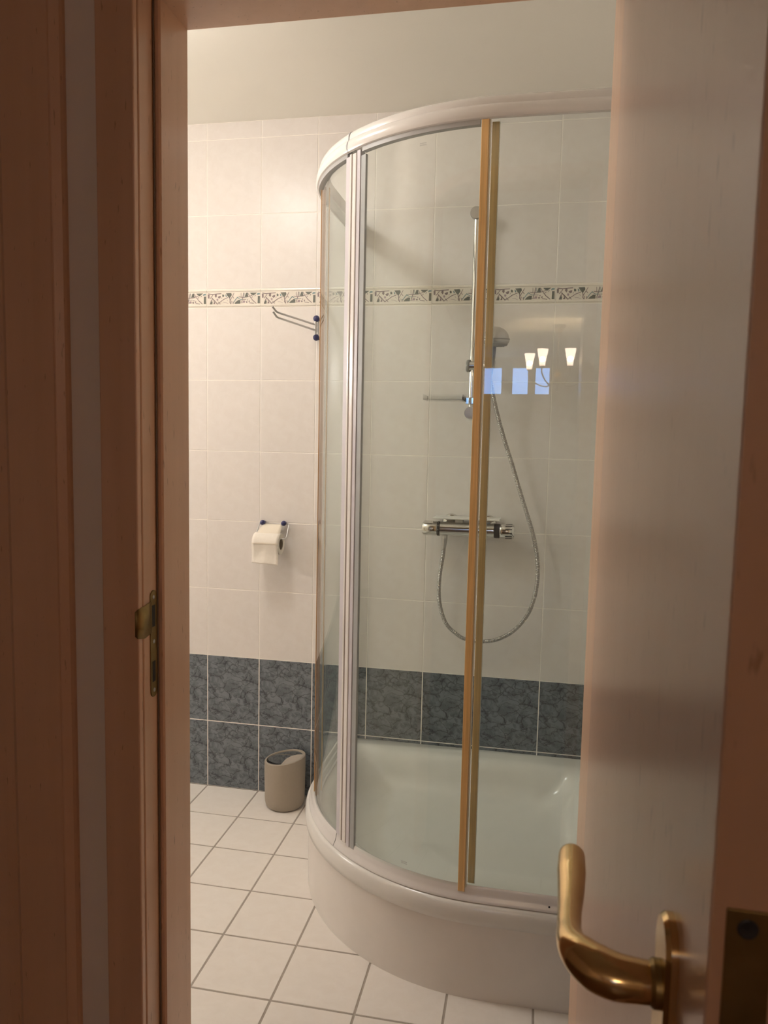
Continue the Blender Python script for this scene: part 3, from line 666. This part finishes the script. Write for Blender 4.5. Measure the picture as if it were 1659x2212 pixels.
# ------------------------------------------------------------------ thermostatic mixer
MY, MZ = -.070, 1.012
mx_ = thing('shower_mixer', 'chrome thermostatic bar mixer fixed to the shower wall', 'shower mixer', (.95, -.002, MZ))
bm = bmesh.new(); tube(bm, [(.855, MY, MZ), (.856, MY, MZ), (1.033, MY, MZ), (1.034, MY, MZ)], [.0225, .0238, .0238, .0225], 40); shift(bm, mx_); obj('body', bm, CHROME, mx_, smooth=True, auto=40)
for x in (.885, 1.008):
    bm = bmesh.new(); lathe(bm, [(.031, 0), (.031, .003), (.027, .010), (.016, .014), (.014, .05)], (x, -.0025, 1.027), (0, -1, 0), 32); shift(bm, mx_); lab(obj('wall_rosette', bm, CHROME, mx_, smooth=True, auto=35), 'round chrome wall rosette')
def knob(x0, x1, side):
    bm = bmesh.new(); d = 1 if x1 > x0 else -1; L = abs(x1 - x0)
    lathe(bm, [(.0225, 0), (.0235, .002), (.0235, L - .004), (.0215, L), (0, L)], (x0, MY, MZ), (d, 0, 0), 40)
    shift(bm, mx_); k = lab(obj('knob', bm, CHROME, mx_, smooth=True, auto=35), 'ribbed chrome flow knob' if side else 'chrome temperature knob')
    for j in range(7 if side else 1):
        bm = bmesh.new(); a = (-60 + j * 30 - 8) if side else 62
        a = math.radians(a); n = Vector((0, -math.cos(a), math.sin(a))); t = Vector((0, math.sin(a), math.cos(a)))
        p = Vector((0, MY, MZ)) + n * .0232
        xa, xb = (x0 + .018, x1 - .006) if side else (x0 - .012, x1 + .004)
        w_ = .0016 if side else .0075; h_ = .0012 if side else .003
        vs = [bm.verts.new(Vector((x, 0, 0)) + p + t * s * w_ + n * h) for h in (0, h_) for x, s in ((xa, -1), (xb, -1), (xb, 1), (xa, 1))]
        for f in [(0, 1, 2, 3), (4, 5, 6, 7), (0, 1, 5, 4), (1, 2, 6, 5), (2, 3, 7, 6), (3, 0, 4, 7)]: bm.faces.new([vs[i] for i in f])
        shift(bm, mx_); o = obj('rib' if side else 'grip', bm, BLACKP if side else CHROME, mx_, bevel=.0004 if side else .0012)
        lab(o, 'dark groove on the knob' if side else 'raised chrome grip'); o.parent = k
    if not side:
        for (dx, a) in ((-.022, -4), (-.016, 2)):
            bm = bmesh.new(); a = math.radians(a); n = Vector((0, -math.cos(a), math.sin(a)))
            lathe(bm, [(.0032, 0), (.003, .0008), (0, .001)], Vector((x0 + dx, MY, MZ)) + n * .0232, n, 12); shift(bm, mx_); o = obj('button', bm, SATIN, mx_); o.parent = k
knob(.8465, .799, 0); knob(1.052, 1.098, 1)
for x0, x1, r, m_ in ((.8465, .855, .0242, BLACKP), (1.034, 1.052, .0235, BLACKP)):
    bm = bmesh.new(); lathe(bm, [(r - .001, 0), (r, .001), (r, x1 - x0 - .001), (r - .001, x1 - x0)], (x0, MY, MZ), (1, 0, 0), 40)
    if x0 < .9:
        for k in range(12):
            a = math.radians(k * 30); n = Vector((0, -math.cos(a), math.sin(a))); lathe(bm, [(.0010, 0), (.0008, .0004), (0, .0004)], Vector(((x0 + x1) / 2, MY, MZ)) + n * (r - .0001), n, 8, mi=1)
    shift(bm, mx_); lab(obj('scale_ring', bm, [m_, WPLAST], mx_, smooth=True, auto=35), 'black scale ring')
bm = bmesh.new(); box(bm, (.833, -.092, 1.046), (1.052, -.012, 1.051)); box(bm, (.905, -.07, 1.034), (.93, -.03, 1.0462)); box(bm, (.96, -.07, 1.034), (.985, -.03, 1.0462)); shift(bm, mx_); lab(obj('shelf_plate', bm, ACRYL, mx_, bevel=.0015), 'pale shelf plate over the mixer body')
bm = bmesh.new(); lathe(bm, [(.009, 0), (.009, -.010)], (.871, MY, MZ - .021), (0, 0, 1), 20); shift(bm, mx_); lab(obj('hose_outlet', bm, CHROME, mx_, smooth=True, auto=35), 'chrome hose outlet')

# flexible hose
H = [(.871, -.070, .985), (.870, -.069, .96), (.867, -.066, .921), (.857, -.060, .842), (.8585, -.056, .763), (.880, -.052, .693), (.916, -.05, .656), (.950, -.048, .6385), (1.004, -.047, .634), (1.057, -.048, .646), (1.110, -.05, .681),
     (1.154, -.052, .742), (1.1755, -.055, .821), (1.178, -.057, .906), (1.163, -.058, .989), (1.142, -.06, 1.056), (1.111, -.06, 1.146), (1.082, -.062, 1.235), (1.056, -.066, 1.31), (1.033, -.075, 1.384), (1.0145, -.087, 1.458), (1.0035, -.0975, 1.516)]
sp_ = smooth_path(H, 16)
# resample evenly
def resample(P, step):
    out = [P[0]]; acc = 0
    for a, b in zip(P[:-1], P[1:]):
        L = (b - a).length; t = step - acc
        while t <= L: out.append(a + (b - a) * (t / L)); t += step
        acc = (L - (t - step))
    return out
hp_ = resample(sp_, .0013)
ho = thing('shower_hose', 'ribbed metal shower hose looping from the mixer up to the hand shower', 'hose', (.871, -.07, .985))
bm = bmesh.new(); tube(bm, hp_, [.0056 + .0015 * (1, .6, -.6, .6)[i % 4] for i in range(len(hp_))], 12); shift(bm, ho)
obj('coil', bm, HOSEM, ho, smooth=True)
bm = bmesh.new(); tube(bm, [(.871, -.070, .989), (.871, -.0697, .975), (.8698, -.069, .952), (.8696, -.069, .950)], [.0098, .0095, .0072, .0066], 8); shift(bm, ho); lab(obj('nut', bm, SATIN, ho), 'conical chrome hose nut')
bm = bmesh.new(); tube(bm, [(1.0045, -.0972, 1.5235), (1.0038, -.0972, 1.506)], [.0088, .0078], 16); shift(bm, ho); lab(obj('nut', bm, SATIN, ho), 'conical chrome hose nut')

# ------------------------------------------------------------------ towel hook with two swing arms
tw = thing('towel_holder', 'chrome towel holder with two swing arms and navy end caps, under the patterned border', 'towel holder', (.406, -.001, 1.675))
bm = bmesh.new(); tube(bm, [(.4065, -.030, 1.645), (.4065, -.030, 1.704)], .0042, 14); tube(bm, [(.4125, -.020, 1.645), (.4125, -.020, 1.704)], .003, 10); shift(bm, tw); lab(obj('spindle', bm, SATIN, tw, smooth=True, auto=40), 'short upright spindle')
for z in (1.706, 1.643):
    bm = bmesh.new(); lathe(bm, [(.006, 0), (.006, .016), (.0095, .020), (.0112, .027), (.0095, .034), (.005, .038), (0, .039)], (.409, -.0022, z), (0, -1, 0), 24); shift(bm, tw); lab(obj('end_cap', bm, BLUEP, tw, smooth=True), 'navy blue round cap')
for (s, e, t) in (((.403, -.034, 1.6865), (.351, -.27, 1.6895), (.3415, -.283, 1.7045)), ((.405, -.034, 1.6675), (.352, -.27, 1.6735), (.344, -.283, 1.6890))):
    s, e, t = Vector(s), Vector(e), Vector(t); pa = [s + Vector((.003, .004, 0)), s, s.lerp(e, .5), e.lerp(s, .04), e.lerp(t, .12), t]
    bm = bmesh.new(); tube(bm, pa, .0032, 12); lathe(bm, [(.0055, -.006), (.0055, .006)], (.4065, -.030, s.z), (0, 0, 1), 16); shift(bm, tw); lab(obj('arm', bm, SATIN, tw, smooth=True, auto=40), 'chrome swing arm with upturned tip')

# ------------------------------------------------------------------ toilet roll and holder
RX0, RX1, RY, RZ, RR = .206, .301, -.062, .9325, .0365
hd = thing('toilet_roll_holder', 'steel wire toilet roll holder with two navy caps on the wall', 'toilet roll holder', (.25, -.001, 1.0))
for x in (.218, .296):
    bm = bmesh.new(); lathe(bm, [(.005, 0), (.005, .008), (.0075, .012), (.0092, .018), (.0080, .025), (.004, .028), (0, .0285)], (x, -.0022, 1.001), (0, -1, 0), 24); shift(bm, hd); lab(obj('end_cap', bm, BLUEP, hd, smooth=True), 'navy blue round cap')
bm = bmesh.new()
w0 = [(.296, -.018, 1.001), (.309, -.020, 1.0015), (.315, -.024, .998), (.3165, -.030, .990), (.3165, -.050, .960), (.316, -.056, .9535), (.311, -.060, .951), (.300, -.061, .951), (.255, -.061, .951)]
tube(bm, smooth_path(w0, 4), .0018, 10)
tube(bm, smooth_path([(.218, -.018, 1.001), (.212, -.020, 1.001), (.2085, -.026, .996), (.2040, -.04, .970), (.2035, -.056, .953), (.203, -.061, .951), (.255, -.061, .951)], 4), .0018, 10); shift(bm, hd)
lab(obj('wire', bm, SATIN, hd, smooth=True), 'bent steel wire')
bm = bmesh.new(); pf = [(-.016, .997), (-.024, .9955), (-.040, .987), (-.060, .9745), (-.078, .9615), (-.0925, .9475), (-.1015, .9365)]
aa = []
for (y, z), t in zip(pf, [0, .1, .3, .55, .8, .95, 1]):
    x0 = .224 * (1 - t) + .2065 * t; x1 = .2915 * (1 - t) + .3025 * t; aa.append([bm.verts.new((x0 + (x1 - x0) * k / 6, y, z)) for k in range(7)])
for a, b in zip(aa[:-1], aa[1:]):
    for k in range(6): bm.faces.new([a[k], a[k + 1], b[k + 1], b[k]])
shift(bm, hd); o = lab(obj('flap', bm, FLAP, hd, smooth=True), 'cream flap over the roll'); s_ = o.modifiers.new('s', 'SOLIDIFY'); s_.thickness = .0009
tr = thing('toilet_roll', 'white embossed toilet paper roll with a loose sheet, hanging on the wire holder', 'toilet roll', (RX0, RY, RZ))
bm = bmesh.new()
lathe(bm, [(.0195, 0), (RR, 0), (RR, RX1 - RX0), (.0195, RX1 - RX0)], (RX0, RY, RZ), (1, 0, 0), 48, cap=False); shift(bm, tr); obj('paper', bm, PAPER, tr, smooth=True, auto=40)
bm = bmesh.new(); lathe(bm, [(.0185, .0005), (.0195, .0005), (.0195, RX1 - RX0 - .0005), (.0185, RX1 - RX0 - .0005), (.0185, .0005)], (RX0, RY, RZ), (1, 0, 0), 40, cap=False); shift(bm, tr); lab(obj('core', bm, CARD, tr, smooth=True, auto=40), 'brown cardboard core')
bm = bmesh.new(); rows = []
for k in range(26):
    t = k / 25
    if t < .35: a = math.radians(60 + 120 * t / .35); y = RY + (RR + .0010) * math.cos(a); z = RZ + (RR + .0010) * math.sin(a)
    else: y = RY - RR - .001 + .004 * math.sin((t - .35) * 5) ; z = RZ - (t - .35) / .65 * .067
    rows.append([bm.verts.new((RX0 + .001 + (RX1 - RX0 - .002 + .002 * t) * j / 10, y - .0015 * math.sin(j * .9 + t * 4) * t, z - .004 * t * (j / 10) + .003 * t)) for j in range(11)])
for a, b in zip(rows[:-1], rows[1:]):
    for j in range(10): bm.faces.new([a[j], a[j + 1], b[j + 1], b[j]])
shift(bm, tr); o = lab(obj('loose_sheet', bm, PAPER, tr, smooth=True), 'hanging sheet of embossed tissue'); s_ = o.modifiers.new('s', 'SOLIDIFY'); s_.thickness = .0006

# ------------------------------------------------------------------ waste bin
BC = Vector((.328, -.0795, 0)); BR = .0722
wb = thing('waste_bin', 'taupe round bathroom bin with chrome swing lid, on floor tiles against the slate tiles', 'bin', BC)
bm = bmesh.new(); n = 64; rings = []
tz = lambda x: .174 + .15 * x
for r, z, tilt in ((.055, .002, 0), (.0615, .0035, 0), (.067, .010, 0), (.0695, .020, 0), (.0705, .035, 0), (BR, .12, 0), (BR, 0, 1), (BR - .0012, .0015, 1), (BR - .007, .0017, 1), (BR - .0075, .0010, 1), (BR - .0085, -.012, 1)):
    rings.append([bm.verts.new((r * math.cos(2 * PI * k / n), r * math.sin(2 * PI * k / n), (tz(r * math.cos(2 * PI * k / n)) + z) if tilt else z)) for k in range(n)])
for a, b in zip(rings[:-1], rings[1:]):
    for k in range(n): bm.faces.new([a[k], a[(k + 1) % n], b[(k + 1) % n], b[k]])
bm.faces.new(rings[0])
obj('body', bm, TAUPE, wb, smooth=True, auto=30)
def plane_poly(bm, pts, h, th, mi=0, curve=0):
    a = [bm.verts.new((x, y, tz(x) + h)) for x, y in pts]; b = [bm.verts.new((x, y, tz(x) + h - th)) for x, y in pts]
    for i in range(len(pts)): bm.faces.new([a[i], a[(i + 1) % len(pts)], b[(i + 1) % len(pts)], b[i]])
    bm.faces.new(a); bm.faces.new(b)
# solid crescent of the lid
cres = [(.0062, -.0628), (.0064, -.0544), (.0082, -.0211), (.0199, .0071), (.040, .0184), (.0567, .0175), (.0618, .0170)]
arc = [((BR - .008) * math.cos(a), (BR - .008) * math.sin(a)) for a in [math.radians(15.4 - k * (15.4 + 84.4) / 20) for k in range(21)]]
bm = bmesh.new(); plane_poly(bm, cres[1:] + arc, .0012, .004); lid = lab(obj('lid', bm, TAUPEL, wb), 'taupe fixed part of the lid')
bm = bmesh.new(); plane_poly(bm, [((BR - .009) * math.cos(2 * PI * k / 48), (BR - .009) * math.sin(2 * PI * k / 48)) for k in range(48)], -.0075, .002); lab(obj('lid_recess', bm, BLACKP, wb), 'dark gap below the lid')
bm = bmesh.new()      # rounded chrome swing flap, two facets
back = [(-.0605, .0209), (-.0512, .0400), (-.0362, .0540), (-.0156, .0620), (.0100, .0620), (.0330, .0520), (.0520, .0330), (.0585, .0175)]
mid = [(-.0581, .0143), (-.0419, .0252), (-.0233, .0256), (.003, .0185), (.0160, .0130), (.0248, .0081)]
front = [(-.0640, -.0007), (-.0540, -.0180), (-.0410, -.0310), (-.0250, -.0420), (-.0100, -.0490), (.0050, -.0520)]
edge = [(.0082, -.0211), (.0199, .0071)]
def V3(p, h): return bm.verts.new((p[0], p[1], tz(p[0]) + h))
vb = [V3(p, -.001) for p in back]; vm = [V3(p, .0005) for p in mid]; vf = [V3(p, -.0015) for p in front]; ve = [V3(p, -.0012) for p in ((.040, .0184), (.0199, .0071), (.0082, -.0211))]
bm.faces.new(vb + [ve[0]] + vm[::-1]); bm.faces.new(vm + [ve[1], ve[2]] + vf[::-1])
lab(obj('swing_flap', bm, CHROME, wb), 'chrome swing flap'); s_ = bpy.data.objects['swing_flap'].modifiers.new('s', 'SOLIDIFY'); s_.thickness = .002; s_.offset = -1

# ------------------------------------------------------------------ bathroom ceiling lamp (just outside the picture, upper left)
cl = thing('ceiling_lamp', 'lit opal ceiling lamp on the bathroom ceiling, hidden behind the left door jamb', 'lamp', (.06, -.90, ZC))
bm = bmesh.new(); lathe(bm, [(.125, -.0005), (.125, -.014), (.118, -.018)], (0, 0, 0), (0, 0, 1), 40); obj('base', bm, WPLAST, cl, smooth=True, auto=40)
bm = bmesh.new(); lathe(bm, [(.118, -.017), (.119, -.035), (.110, -.058), (.088, -.076), (.055, -.087), (0, -.091)], (0, 0, 0), (0, 0, 1), 44); obj('lamp_bowl', bm, LAMPW, cl, smooth=True)
# fill tube, added to even out the light, and washbasin on the left wall
ml = thing('fill_lamp', 'added fill light, a lit tube above the washbasin on the left bathroom wall', 'lamp', (XL, -.60, 1.66))
bm = bmesh.new(); box(bm, (.0015, -.22, -.03), (.03, .22, .03)); obj('base', bm, WPLAST, ml, bevel=.004)
bm = bmesh.new(); tube(bm, [(.055, -.20, 0), (.055, -.195, 0), (.055, .195, 0), (.055, .20, 0)], [.018, .024, .024, .018], 20); obj('tube', bm, TUBEM, ml, smooth=True)
for y0 in (-.212, .20):
    bm = bmesh.new(); box(bm, (.028, y0, -.024), (.06, y0 + .012, .024)); obj('end_cap', bm, CHROME, ml, bevel=.003)
wbn = thing('washbasin', 'white washbasin on the left bathroom wall, faintly mirrored in the shower glass', 'washbasin', (XL, -.60, .85))
bm = bmesh.new(); prev = None
for f, z in ((.35, -.20), (.62, -.17), (.86, -.10), (.97, -.03), (1.0, 0), (.985, .006), (.90, .006), (.86, -.005), (.74, -.07), (.5, -.12), (.1, -.135)):
    ring = [bm.verts.new((.0015 + .23 * (1 - f) * .0 + (.23 + .225 * f * math.cos(2 * PI * k / 40)) if True else 0, .27 * f * math.sin(2 * PI * k / 40), z)) for k in range(40)]
    if prev:
        for k in range(40): bm.faces.new([prev[k], prev[(k + 1) % 40], ring[(k + 1) % 40], ring[k]])
    else: bm.faces.new(ring)
    prev = ring
bm.faces.new(prev); obj('basin', bm, ACRYL, wbn, smooth=True, auto=50)
bm = bmesh.new(); lathe(bm, [(.10, -.85), (.085, -.80), (.07, -.45), (.085, -.19)], (.20, 0, 0), (0, 0, 1), 32); obj('pedestal', bm, ACRYL, wbn, smooth=True, auto=50)
bm = bmesh.new(); tube(bm, smooth_path([(.045, 0, .0), (.045, 0, .06), (.06, 0, .10), (.11, 0, .11), (.15, 0, .085)], 5), .011, 14); obj('tap', bm, CHROME, wbn, smooth=True)

# ------------------------------------------------------------------ the hall and living room behind the camera
HX0, HX1, HY1 = -1.5, 3.2, -9.2
HF = pmat('hall_floor_wood', (.24, .13, .07), .4, noise=.3, nscale=3, stretch=(12, 1, 1))
bm = bmesh.new(); box(bm, (HX0, HY1, -.09), (HX1, YH + .02, -.002)); struct(obj('floor_hall', bm, HF))
bm = bmesh.new(); box(bm, (HX0 - .1, HY1 - .1, ZC), (HX1 + .1, YH, ZC + .1)); struct(obj('ceiling_hall', bm, CEIL))
bm = bmesh.new(); box(bm, (HX0 - .1, HY1, -.09), (HX0, YH, ZC)); struct(obj('wall_hall_left', bm, PAINT))
bm = bmesh.new(); box(bm, (HX1, HY1, -.09), (HX1 + .1, YH, ZC)); struct(obj('wall_hall_right', bm, PAINT))
WIN = [(.10, .35), (.465, .685), (.755, .955)]; WZ0, WZ1 = 1.90, 2.255
bm = bmesh.new(); xs = [HX0 - .1] + [v for p in WIN for v in p] + [HX1 + .1]
box(bm, (HX0 - .1, HY1 - .1, -.09), (HX1 + .1, HY1, WZ0)); box(bm, (HX0 - .1, HY1 - .1, WZ1), (HX1 + .1, HY1, ZC))
for i in range(0, len(xs), 2): box(bm, (xs[i], HY1 - .1, WZ0), (xs[i + 1], HY1, WZ1))
struct(obj('wall_hall_far', bm, PAINT))
bm = bmesh.new(); box(bm, (-.5, HY1 - .8, 1.0), (2.4, HY1 - .79, 3.2)); struct(obj('sky_backdrop', bm, SKYM)).name = 'sky'
for i, (x0, x1) in enumerate(WIN):
    wn = bpy.data.objects.new('window_%d' % (i + 1), None); COL.objects.link(wn); wn.location = (x0, HY1, WZ0); struct(wn)
    bm = bmesh.new(); t = .012
    for a, b in (((x0, WZ0), (x1, WZ0 + t)), ((x0, WZ1 - t), (x1, WZ1)), ((x0, WZ0), (x0 + t, WZ1)), ((x1 - t, WZ0), (x1, WZ1))): box(bm, (a[0], HY1 - .06, a[1]), (b[0], HY1 - .02, b[1]))
    shift(bm, wn); obj('window_frame', bm, WPLAST, wn)
    bm = bmesh.new(); box(bm, (x0 + t, HY1 - .042, WZ0 + t), (x1 - t, HY1 - .038, WZ1 - t)); shift(bm, wn); obj('glass_pane', bm, GLASS, wn)

# chandelier, seen mirrored in the shower glass
CHX, CHY = 1.09, -6.46
ch = thing('chandelier', 'brass chandelier with lit frosted shades, mirrored in the shower glass', 'chandelier', (CHX, CHY, ZC))
bm = bmesh.new(); lathe(bm, [(.001, -.085), (.02, -.08), (.055, -.02), (.06, 0)], (0, 0, -.0005), (0, 0, 1), 28); obj('ceiling_cup', bm, BRASSD, ch, smooth=True)
bm = bmesh.new(); tube(bm, [(0, 0, -.06), (0, 0, -.42)], .006, 10); lathe(bm, [(.006, -.40), (.02, -.43), (.035, -.47), (.03, -.52), (.012, -.56), (.016, -.59), (0, -.61)], (0, 0, 0), (0, 0, 1), 24); obj('stem', bm, BRASSD, ch, smooth=True)
for a in (203, 117, 67, -22):
    a = math.radians(a); d = Vector((math.cos(a), math.sin(a), 0)); L = .285
    bm = bmesh.new(); tube(bm, smooth_path([d * .02 + Vector((0, 0, -.50)), d * .10 + Vector((0, 0, -.555)), d * .20 + Vector((0, 0, -.53)), d * L + Vector((0, 0, -.46)), d * L + Vector((0, 0, -.405))], 6), .006, 10)
    lathe(bm, [(.006, -.41), (.022, -.40), (.024, -.385), (.018, -.385)], d * L, (0, 0, 1), 20)
    arm = obj('arm', bm, BRASSD, ch, smooth=True)
    bm = bmesh.new(); lathe(bm, [(.024, -.395), (.031, -.35), (.040, -.30), (.050, -.245)], d * L, (0, 0, 1), 28, cap=False); o = lab(obj('lamp_shade', bm, SHADEM, arm, smooth=True), 'lit frosted glass shade')
    s_ = o.modifiers.new('s', 'SOLIDIFY'); s_.thickness = .003
    bm = bmesh.new(); bmesh.ops.create_uvsphere(bm, u_segments=16, v_segments=10, radius=.026, matrix=Matrix.Translation(d * L + Vector((0, 0, -.335)))); lab(obj('bulb', bm, BULBM, arm, smooth=True), 'glowing bulb')
